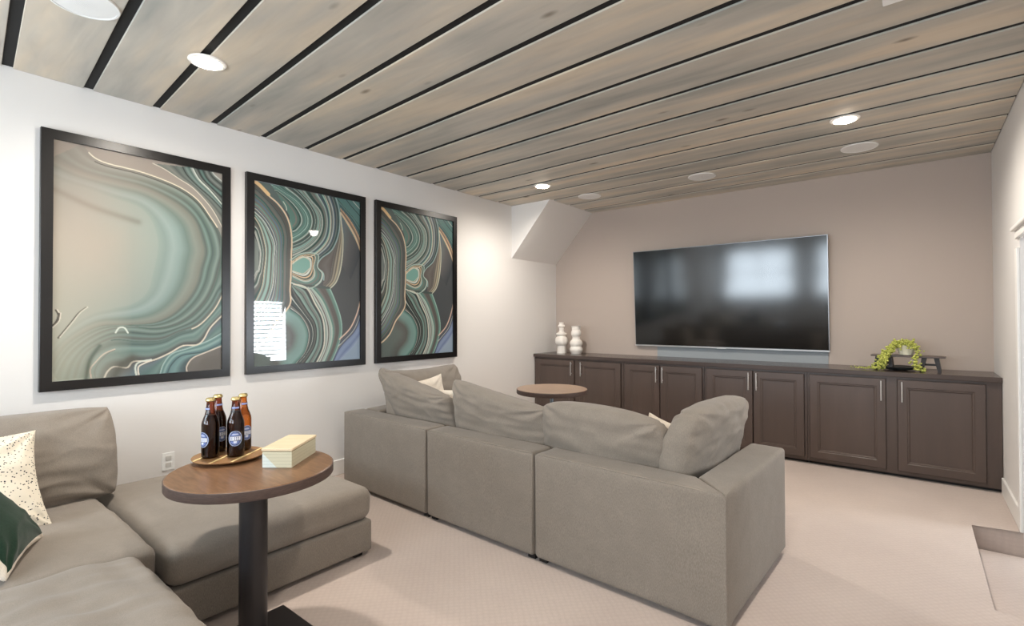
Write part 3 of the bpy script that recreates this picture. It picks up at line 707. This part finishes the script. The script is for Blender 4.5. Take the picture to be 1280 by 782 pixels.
ART={
 'spine':[(0.01,0.004),(0.061,0.026),(0.121,0.066),(0.194,0.099),(0.263,0.15),(0.304,0.213),(0.322,0.295),(0.318,0.371),(0.315,0.477),(0.307,0.577),(0.31,0.654),(0.26,0.708),(0.189,0.761),(0.12,0.843),(0.046,0.89),(-0.007,0.91)],
 'l1':[(0.01,0.076),(0.083,0.111),(0.155,0.169),(0.217,0.222),(0.246,0.286),(0.24,0.377),(0.241,0.48),(0.239,0.571),(0.231,0.647),(0.168,0.723),(0.1,0.805),(-0.005,0.878)],
 'l2':[(0.01,0.169),(0.083,0.212),(0.138,0.273),(0.174,0.337),(0.167,0.411),(0.168,0.483),(0.154,0.573),(0.1,0.672),(-0.005,0.775)],
 'l3':[(0.008,0.198),(0.051,0.245),(0.084,0.314),(0.1,0.386),(0.086,0.486),(0.066,0.576),(-0.005,0.68)],
 'l4':[(0.009,0.277),(0.036,0.333),(0.054,0.389),(0.042,0.476),(0.026,0.488),(-0.005,0.533)],
 'm1':[(0.188,0.043),(0.239,0.066),(0.303,0.107),(0.345,0.148),(0.351,0.186),(0.327,0.213)],
 'm2':[(0.137,0.001),(0.251,0.031),(0.369,0.069),(0.461,0.136),(0.467,0.198),(0.406,0.25),(0.328,0.287)],
 'm3':[(0.309,-0.015),(0.405,0.026),(0.505,0.092),(0.543,0.167),(0.505,0.249),(0.418,0.303),(0.328,0.333)],
 'm4':[(0.405,-0.012),(0.492,0.047),(0.588,0.107),(0.608,0.185),(0.569,0.26),(0.468,0.33),(0.328,0.386)],
 'm5':[(0.62,-0.009),(0.674,0.065),(0.694,0.152),(0.674,0.251),(0.608,0.32),(0.505,0.375),(0.418,0.388),(0.334,0.424)],
 'm6':[(0.741,0.0),(0.78,0.086),(0.776,0.21),(0.708,0.321),(0.595,0.385),(0.56,0.435),(0.608,0.464),(0.622,0.481),(0.622,0.513)],
 'b1':[(0.328,0.432),(0.406,0.387),(0.48,0.4),(0.493,0.438),(0.474,0.456),(0.431,0.481),(0.382,0.48),(0.328,0.471)],
 'b2':[(0.322,0.421),(0.418,0.376),(0.531,0.373),(0.518,0.437),(0.525,0.469),(0.499,0.506),(0.431,0.52),(0.328,0.494)],
 'b3':[(0.31,0.41),(0.418,0.365),(0.563,0.363),(0.56,0.435),(0.611,0.473),(0.583,0.53),(0.468,0.567),(0.317,0.54)],
 'r1':[(0.79,0.089),(0.804,0.166),(0.818,0.239),(0.814,0.339),(0.797,0.422),(0.777,0.474),(0.742,0.524),(0.688,0.559)],
 'r0':[(0.78,0.086),(0.772,0.227),(0.728,0.344),(0.701,0.427),(0.695,0.461),(0.675,0.511),(0.609,0.553)],
 'rr':[(0.79,0.093),(0.868,0.16),(0.94,0.229),(0.999,0.31),(1.022,0.359)],
 'rr2':[(0.79,0.06),(0.896,0.124),(0.984,0.208),(1.029,0.29)],
 'rt':[(0.755,0.002),(0.839,0.055),(0.94,0.111),(1.029,0.179)],
 'q1':[(0.313,0.562),(0.354,0.63),(0.436,0.707),(0.519,0.786),(0.519,0.881),(0.451,0.958),(0.368,1.01)],
 'q2':[(0.339,0.546),(0.459,0.566),(0.535,0.651),(0.605,0.731),(0.629,0.811),(0.621,0.915),(0.542,1.017)],
 'q3':[(0.504,0.561),(0.598,0.626),(0.661,0.706),(0.709,0.804),(0.693,0.901),(0.613,1.019)],
 'q4':[(0.686,0.564),(0.742,0.641),(0.795,0.739),(0.805,0.829),(0.758,0.927),(0.693,1.015)],
 'cell':[(0.31,0.692),(0.398,0.731),(0.458,0.794),(0.473,0.857),(0.435,0.942),(0.339,1.008)],
 'bl':[(1.007,0.633),(0.963,0.722),(0.893,0.806),(0.783,0.87)],
 'bl2':[(1.012,0.73),(0.945,0.823),(0.792,0.92),(0.709,1.023)],
 'bl3':[(1.011,0.858),(0.927,0.923),(0.842,0.971),(0.742,1.025)],
 'a_o':[(0.146,-0.006),(0.178,0.028),(0.221,0.049),(0.292,0.06),(0.449,0.067),(0.608,0.087),(0.735,0.115),(0.835,0.159),(0.916,0.228),(0.987,0.305),(1.014,0.403),(0.992,0.477),(0.957,0.567),(0.895,0.656),(0.799,0.73),(0.685,0.776),(0.554,0.791),(0.409,0.778),(0.274,0.796),(0.156,0.846),(0.069,0.916),(0.028,0.997)],
 'a_i':[(-0.008,0.16),(0.08,0.175),(0.179,0.186),(0.311,0.209),(0.45,0.23),(0.529,0.283),(0.57,0.371),(0.565,0.449),(0.541,0.532),(0.51,0.614),(0.429,0.672),(0.311,0.696),(0.199,0.72),(0.094,0.771),(-0.013,0.856)],
 'a_m':[(-0.009,0.079),(0.137,0.118),(0.31,0.13),(0.498,0.142),(0.682,0.189),(0.802,0.256),(0.853,0.349),(0.871,0.413),(0.846,0.484),(0.822,0.563),(0.764,0.641),(0.662,0.718),(0.543,0.759),(0.389,0.77),(0.227,0.773),(0.068,0.844),(-0.01,0.941)],
 'a_s1':[(0.537,0.018),(0.608,0.034),(0.703,0.067),(0.801,0.102),(0.916,0.178),(0.987,0.254),(1.017,0.302)],
 'a_s2':[(0.724,0.005),(0.757,0.044),(0.835,0.09),(0.927,0.136),(1.017,0.193)],
 'a_s3':[(0.789,-0.005),(0.835,0.049),(0.915,0.096),(1.017,0.167)],
 'a_s4':[(0.857,-0.007),(0.903,0.048),(1.016,0.1)],
 'a_s5':[(0.926,-0.005),(0.95,0.016),(1.022,0.048)],
 'a_r1':[(1.005,0.623),(0.945,0.699),(0.835,0.778),(0.707,0.81),(0.597,0.845),(0.45,0.846),(0.322,0.835),(0.228,0.863),(0.165,0.906),(0.13,0.993)],
 'a_r2':[(1.006,0.726),(0.921,0.787),(0.872,0.847),(0.824,0.872),(0.731,0.874),(0.641,0.908),(0.533,0.937),(0.43,0.936),(0.391,0.962),(0.322,0.954),(0.285,0.972),(0.266,1.001)],
 'a_k1':[(0.322,0.877),(0.265,0.895),(0.219,0.93),(0.192,0.959),(0.197,0.997)],
 'a_k2':[(0.322,0.881),(0.284,0.895),(0.238,0.931),(0.215,0.968),(0.22,0.998)],
 'a_r3':[(1.007,0.868),(0.872,0.908),(0.731,0.92),(0.663,0.959),(0.631,1.007)],
 'a_r3b':[(1.006,0.815),(0.896,0.856),(0.765,0.887),(0.663,0.909),(0.608,0.956),(0.587,1.004)],
 'a_r4':[(1.007,0.881),(0.897,0.909),(0.801,0.935),(0.76,0.972),(0.76,1.001)],
 'a_k3':[(0.533,0.932),(0.461,0.941),(0.439,0.964),(0.449,1.012)],
 'a_k4':[(0.533,0.937),(0.492,0.947),(0.456,0.965),(0.463,1.013)],
 'a_h':[(0.326,0.804),(0.345,0.783),(0.375,0.783),(0.395,0.805)],
 'a_x1':[(0.168,0.694),(0.128,0.72),(0.093,0.757),(0.03,0.821)],
 'a_x2':[(0.017,0.706),(0.029,0.728),(0.017,0.756),(-0.009,0.778)],
 'a_x3':[(0.034,0.72),(0.026,0.753),(-0.007,0.781)],
}

# ---------------------------------------------------------------- framed prints
def cr(P, m=6):
    P = np.array(P, float); out = []
    for i in range(len(P)-1):
        p0, p1, p2, p3 = P[max(i-1, 0)], P[i], P[i+1], P[min(i+2, len(P)-1)]
        for k in range(m):
            s = k/m; out.append(.5*((2*p1)+(-p0+p2)*s+(2*p0-5*p1+4*p2-p3)*s*s+(-p0+3*p1-3*p2+p3)*s**3))
    out.append(P[-1]); return np.array(out)
AR = np.array([.93, 1.41])
def dist(G, P):
    P = P*AR; D = np.full(len(G), 1e9); g = G*AR
    for a, b in zip(P, P[1:]):
        ab = b-a; L = ab@ab+1e-12; t = np.clip(((g-a)@ab)/L, 0, 1); q = g-a-t[:, None]*ab; D = np.minimum(D, (q*q).sum(1))
    return np.sqrt(D)
def inside(G, P):
    c = np.zeros(len(G), bool); x, y = G[:, 0], G[:, 1]; j = len(P)-1
    for i in range(len(P)):
        xi, yi = P[i]; xj, yj = P[j]
        if abs(yi-yj) > 1e-12:
            c ^= ((yi > y) != (yj > y)) & (x < (xj-xi)*(y-yi)/(yj-yi)+xi)
        j = i
    return c
L3 = lambda c: np.array(lin(c)[:3])
class Paint:
    def __init__(s, nx, ny, base):
        s.nx, s.ny = nx, ny; a, b = np.meshgrid(np.linspace(0, 1, nx), np.linspace(0, 1, ny)); s.G = np.stack([a.ravel(), b.ravel()], 1)
        s.C = np.tile(L3(base), (len(s.G), 1))
    def fill(s, poly, col, soft=None):
        m = inside(s.G, np.array(poly)); s.C[m] = L3(col)
    def fam(s, A, B, stops, extra_poly=None):
        A, B = cr(A), cr(B)
        m = inside(s.G, np.concatenate([A, B[::-1]])); g = s.G[m]
        dA, dB = dist(g, A), dist(g, B); u = dA/(dA+dB+1e-9)
        xs = np.linspace(0, 1, len(stops)); cs = np.array([L3(c) for c in stops])
        s.C[m] = np.stack([np.interp(u, xs, cs[:, k]) for k in range(3)], 1)
    def line(s, A, w, col, k=1, a=0., b=1.):
        A = cr(A); n = len(A); A = A[int(a*n):max(int(b*n), int(a*n)+2)]
        d = dist(s.G, A); f = np.clip((w-d)/.0025+.5, 0, 1)[:, None]*k; s.C = s.C*(1-f)+L3(col)*f
    def soft(s, A, w, col, k=.6):
        d = dist(s.G, cr(A)); f = np.exp(-(d/w)**2)[:, None]*k; s.C = s.C*(1-f)+L3(col)*f
    def mesh(s, W, H):
        nx, ny = s.nx, s.ny; v = np.zeros((len(s.G), 3)); v[:, 1] = s.G[:, 0]*W; v[:, 2] = H-s.G[:, 1]*H
        i, j = np.meshgrid(np.arange(nx-1), np.arange(ny-1)); i = i.ravel(); j = j.ravel()
        f = np.stack([j*nx+i, (j+1)*nx+i, (j+1)*nx+i+1, j*nx+i+1], 1)
        me = bpy.data.meshes.new('print'); me.from_pydata(v.tolist(), [], f.tolist())
        at = me.color_attributes.new('print', 'FLOAT_COLOR', 'POINT'); at.data.foreach_set('color', np.concatenate([s.C, np.ones((len(s.C), 1))], 1).astype(np.float32).ravel())
        me.update(); return me
TE, TD, TL, GR, DK, WH, GO, BL, BR = (92, 138, 126), (44, 84, 78), (140, 180, 166), (112, 112, 104), (40, 50, 50), (200, 206, 194), (208, 172, 128), (84, 112, 128), (92, 84, 78)
def stripes(n, pal, seed):
    r = random.Random(seed); out = []; last = None
    for i in range(n):
        c = r.choice(pal)
        while c == last: c = r.choice(pal)
        last = c; k = r.uniform(.82, 1.12); c = tuple(min(255, v*k) for v in c)
        out += [c]*r.choice((1, 2, 2, 3))
        if r.random() < .35: out += [WH if r.random() < .6 else DK]
    return out
def paint_b():
    A = ART; p = Paint(250, 380, (70, 74, 76))
    p.C[:] = L3((74, 78, 80)); g = p.G
    # top right teal sheet
    p.fam(A['m6'][:4], [(1.02, -.02), (1.02, .1), (1.02, .3), (.9, .5)], [BL, (104, 112, 112), (92, 92, 92), (78, 80, 82), (60, 66, 72)])
    p.fill([(.74, -.01), (1.01, -.01), (1.01, .30), (.78, .09)], (78, 128, 124))
    p.fam(A['rt'], A['rr2'], [DK, TE, (70, 110, 116), TD, (80, 120, 128), DK])
    for q, c in ((.02, DK), (.05, WH), (.075, DK), (.10, TL)): p.line([(a+q+.05, b-q*.9) for a, b in A['rt']], .003, c)
    # left family
    p.fam(A['spine'], A['l1'], stripes(9, [BR, GR, TD, (84, 96, 92), (120, 118, 110)], 1))
    p.fam(A['l1'], A['l2'], stripes(9, [TE, TD, GR, (100, 118, 110), BL], 2))
    p.fam(A['l2'], A['l3'], stripes(6, [TE, GR, BR, TL], 3))
    p.fam(A['l3'], A['l4'], stripes(6, [GR, TD, (110, 120, 112), BR], 4))
    p.fill([(-.01, .27), (.045, .36), (.04, .48), (-.01, .53)], (120, 132, 126))
    p.fill([(-.01, -.01), (.14, -.01), (.30, .15), (.06, .03)], (86, 104, 100))
    # centre swirl
    p.fill([(.13, -.01), (.31, -.01), (.55, .17), (.33, .33), (.30, .16), (.19, .04)], (90, 140, 128))
    p.fill([tuple(q) for q in cr(A['m1'])]+[(.30, .16)], (84, 128, 116))
    p.fam(A['m1'], A['m2'], stripes(9, [TE, TL, TD, (100, 146, 134), GR], 6))
    p.fam(A['m2'], A['m3'], stripes(9, [TE, TL, (76, 112, 104), GR, TD], 7))
    p.fam(A['m3'], A['m4'], stripes(8, [GR, TE, BR, TL], 8))
    p.fam(A['m4'], A['m5'], stripes(9, [TD, GR, (120, 124, 114), TL, BL], 9))
    p.fam(A['m5'], A['m6'], stripes(6, [BL, (92, 122, 128), (112, 126, 124), TD], 10))
    # grey cell and its rims
    p.fam(A['r0'], A['r1'], [GR, BR, (160, 150, 128), BR, (190, 176, 140), GR, (176, 176, 150)])
    p.fam(A['m6'], A['r0'], [BR, (110, 104, 98), BR])
    p.fill([tuple(q) for q in cr(A['b3'])], (104, 120, 110))
    p.fam(A['b2'], A['b3'], stripes(5, [WH, GR, TE, TL], 12)); p.fam(A['b1'], A['b2'], stripes(5, [GO, WH, TD, GR], 13))
    p.fill([tuple(q) for q in cr(A['b1'])], (112, 168, 154))
    # lower families
    low = [(.30, .56), (.45, .53), (.68, .56)]
    p.fill([(.31, .54), (.45, .545), (.69, .55), (.80, .75), (.80, .87), (.70, 1.01), (-.01, 1.01), (-.01, .91), (.19, .76), (.30, .66)], (70, 84, 80))
    p.fam(A['cell'], A['q1'], stripes(6, [DK, TD, (60, 78, 76), GR], 14))
    p.fam(A['q1'], A['q2'], stripes(9, [GR, (96, 122, 112), DK, TL, (120, 126, 118)], 15))
    p.fam(A['q2'], A['q3'], stripes(7, [TL, TD, WH, TE, BR], 16))
    p.fam(A['q3'], A['q4'], [TD, TE, GR, BR, (92, 88, 84), BR, (96, 132, 118), TE, TL])
    m = inside(g, np.concatenate([cr(A['cell']), [(-.01, 1.02), (-.01, .91), (.12, .84), (.20, .76), (.29, .68)]]))
    d = dist(g[m], cr(A['cell'])); f = np.clip(d/.22, 0, 1)
    xs = [0, .12, .35, .6, 1]; cs = np.array([L3(c) for c in ((56, 110, 100), (118, 158, 148), (112, 146, 138), (92, 92, 86), (96, 108, 102))])
    p.C[m] = np.stack([np.interp(f, xs, cs[:, k]) for k in range(3)], 1)
    # blue lower right
    p.fam(A['bl'], A['bl2'], stripes(7, [BL, (46, 58, 92), (112, 128, 156), GR], 17))
    p.fam(A['bl2'], A['bl3'], [(112, 134, 172), (130, 150, 186), (104, 124, 164), (150, 168, 196)])
    p.fill([tuple(q) for q in cr(A['bl3'])]+[(1.01, 1.01)], (142, 164, 186))
    p.fam(A['rr'], A['rr2'], [GO, (224, 196, 152), BR, (180, 140, 104), GO])
    for nme, w_, c in (('spine', .0058, (226, 196, 156)), ('l2', .003, WH), ('l3', .003, (198, 180, 150)), ('l4', .002, WH), ('m3', .0025, DK), ('m4', .003, (170, 176, 164)),
                       ('m5', .004, (206, 196, 170)), ('m6', .004, (150, 182, 176)), ('r1', .004, (208, 206, 176)), ('b2', .003, GO), ('b3', .004, (170, 196, 180)), ('b1', .003, (214, 204, 176)),
                       ('q2', .006, (210, 206, 186)), ('q3', .004, (150, 184, 166)), ('q4', .003, (150, 196, 176)), ('bl', .006, (228, 190, 164)), ('bl2', .003, (60, 70, 110))):
        p.line(A[nme], w_, c)
    L_ = p.C.mean(1, keepdims=True); p.C = (p.C*.78+L_*.22)*.92
    p.line([(.0, .0), (.05, .02), (.12, .06)], .014, (222, 188, 140)); p.line([(.245, .085), (.27, .11), (.275, .13)], .003, WH)
    return p
def paint_a():
    A = ART; p = Paint(250, 380, (170, 160, 142)); g = p.G
    x, y = g[:, 0], g[:, 1]
    def C(c): return L3(c)[None, :]
    t = np.clip(y, 0, 1)[:, None]; u = np.clip(x, 0, 1)[:, None]
    p.C = (C((158, 140, 124))*(1-t)+C((160, 168, 148))*t)*(1-u)+(C((160, 150, 138))*(1-t)+C((98, 118, 108))*t)*u
    p.fam(A['a_i'], A['a_m'], [(140, 158, 146), (128, 150, 142), (142, 164, 156), (128, 154, 146), (104, 128, 118), (132, 142, 128), (122, 124, 110)])
    p.fam(A['a_m'], A['a_o'], [(118, 124, 110), (86, 102, 94), (112, 142, 130), (78, 100, 92), (96, 120, 110), (124, 148, 136), (84, 98, 90), (96, 110, 102)])
    m = inside(g, np.concatenate([cr(A['a_i'])])); 
    di = dist(g, cr(A['a_i'])); f = np.clip(di/.35, 0, 1)[:, None]
    p.C = np.where(m[:, None], C((146, 160, 148))*(1-f)+C((172, 160, 142))*f, p.C)
    f = np.exp(-((x-.12)**2/.03+(y-.3)**2/.12))[:, None]*.5; p.C = p.C*(1-f)+C((176, 156, 138))*f
    f = (np.clip((.32-y)/.32, 0, 1)*np.clip((.9-x)/.5, 0, 1))[:, None]*.75; p.C = p.C*(1-f)+C((158, 142, 126))*f
    p.soft([(-.02, .20), (.2, .26), (.45, .30)], .02, (118, 104, 92), .5)
    # below the swirl
    p.fam(A['a_o'][9:], A['a_r1'], [(92, 112, 102), (120, 146, 134), (70, 92, 86), (104, 134, 124), (88, 94, 88), (110, 140, 130)])
    p.fam(A['a_r1'], A['a_r2'], [(96, 122, 114), (74, 104, 98), (118, 152, 142), (92, 128, 120), (108, 136, 128), (84, 92, 88), (72, 78, 72)])
    low = inside(g, np.concatenate([cr(A['a_r2']), [(.3, 1.02), (1.02, 1.02)]])); p.C[low] = L3((84, 104, 96))
    p.fam(A['a_r2'], A['a_r3b'], [(84, 80, 78), (96, 118, 124), (84, 120, 116), (104, 140, 132), (78, 108, 100)])
    p.fam(A['a_r3b'], A['a_r3'], [(120, 168, 160), (78, 124, 122), (130, 172, 164), (88, 132, 134), (60, 96, 100)])
    p.fam(A['a_r3'], A['a_r4'], [(90, 134, 136), (104, 150, 148), (70, 100, 104), (60, 78, 80)])
    m = inside(g, np.concatenate([cr(A['a_r4']), [(1.02, 1.02)]])); p.C[m] = L3((110, 104, 96))
    p.fam(A['a_s1'], A['a_s2'], [(104, 112, 104), (130, 132, 122), (86, 98, 92), (112, 124, 116), (88, 104, 98)])
    p.fam(A['a_s2'], A['a_s3'], [(60, 70, 66), (120, 146, 138), (78, 108, 100), WH])
    p.fam(A['a_s3'], A['a_s4'], [DK, (120, 130, 122), DK, (96, 136, 126), (60, 80, 76)]); p.fam(A['a_s4'], A['a_s5'], [DK, (130, 140, 132), (54, 66, 64), (150, 160, 150)])
    for nme, w_, c in (('a_s1', .003, (214, 200, 176)), ('a_s2', .002, DK), ('a_s3', .003, WH), ('a_s5', .004, WH), ('a_r2', .0045, (218, 206, 186)), ('a_r3', .002, (44, 66, 70)),
                       ('a_r3b', .003, (160, 192, 184)), ('a_r4', .004, (222, 204, 180)), ('a_k1', .003, (206, 188, 168)), ('a_k2', .002, (90, 76, 70)), ('a_k3', .005, WH), ('a_k4', .004, (226, 216, 198)), ('a_h', .004, WH)):
        p.line(A[nme], w_, c)
    L_ = p.C.mean(1, keepdims=True); fade = np.clip((.42-x)/.42, 0, 1)[:, None]**.8*np.clip((y-.1)/.3, 0, 1)[:, None]*.8
    p.C = p.C*(1-fade)+(C((190, 166, 148))*(1-t)+C((186, 186, 160))*t)*fade
    L_ = p.C.mean(1, keepdims=True); p.C = (p.C*.72+L_*.28)*.84
    for nme, w_, c in (('a_r2', .004, (206, 196, 178)), ('a_k1', .003, (196, 178, 160)), ('a_k3', .004, WH), ('a_k4', .003, (216, 206, 190)), ('a_h', .004, WH), ('a_s3', .0025, WH)): p.line(A[nme], w_, c)
    p.line(A['a_o'], .0035, (206, 194, 172), 1, .05, .42); p.line([(a-.012, b+.012) for a, b in A['a_o']], .002, (60, 58, 52), 1, .1, .40)
    p.line(A['a_r1'], .0035, (210, 194, 172), 1, 0, .28); p.line(A['a_o'], .003, (74, 96, 88), 1, .5, .8); p.line(A['a_r1'], .003, (74, 92, 86), .8, .3, .7)
    for k in ('a_x1', 'a_x2', 'a_x3'): p.line(A[k], .004, (70, 64, 56)); p.line([(a+.008, b-.002) for a, b in A[k]], .0022, (216, 206, 190))
    p.soft([(.17, 1.0), (.19, .92), (.24, .86)], .012, (72, 84, 74), .8)
    p.soft([(.32, 1.0), (.36, .95), (.42, .92)], .03, (78, 78, 68), .8)
    return p
def picture(y0, y1, label, me):
    t = thing('framed_print', label, 'picture', (0, y0, .937), 0, 'framed abstract prints on the left wall')
    W, H, b = y1-y0, 1.5195, .055
    bm = BM(); o_ = [(0, 0), (W, 0), (W, H), (0, H)]; i_ = [(b, b), (W-b, b), (W-b, H-b), (b, H-b)]
    lv = [[bm.verts.new((x, y, z)) for y, z in q] for x, q in ((.0, o_), (.034, o_), (.036, [(y+(.002 if y == 0 else -.002), z+(.002 if z == 0 else -.002)) for y, z in o_]), (.036, i_), (.020, i_), (0, i_))]
    for A_, B_ in zip(lv, lv[1:]+lv[:1]):
        for i in range(4): bm.faces.new((A_[i], A_[(i+1) % 4], B_[(i+1) % 4], B_[i]))
    bmesh.ops.recalc_face_normals(bm, faces=bm.faces[:])
    obj('frame', bm, M_FRAME, t)
    obj('backing_board', bx(.001, .0195, b*.9, W-b*.9, b*.9, H-b*.9), M_BLACKM, t)
    o = obj('print', me, M_PRINT if not me.materials else None, t, (.0215, b, b)); o.scale = (1, (W-2*b)/.93, (H-2*b)/1.41)
    return t
MA = paint_a().mesh(.93, 1.41); MB_ = paint_b().mesh(.93, 1.41)
picture(.545, 1.566, 'black-framed print of a broad pale green and beige swirl, leftmost and nearest', MA)
picture(1.679, 2.722, 'black-framed print of teal agate swirls, middle of the three on the left wall', MB_)
picture(2.835, 3.888, 'black-framed print of teal agate swirls, farthest right of the three, above the sofa', MB_)
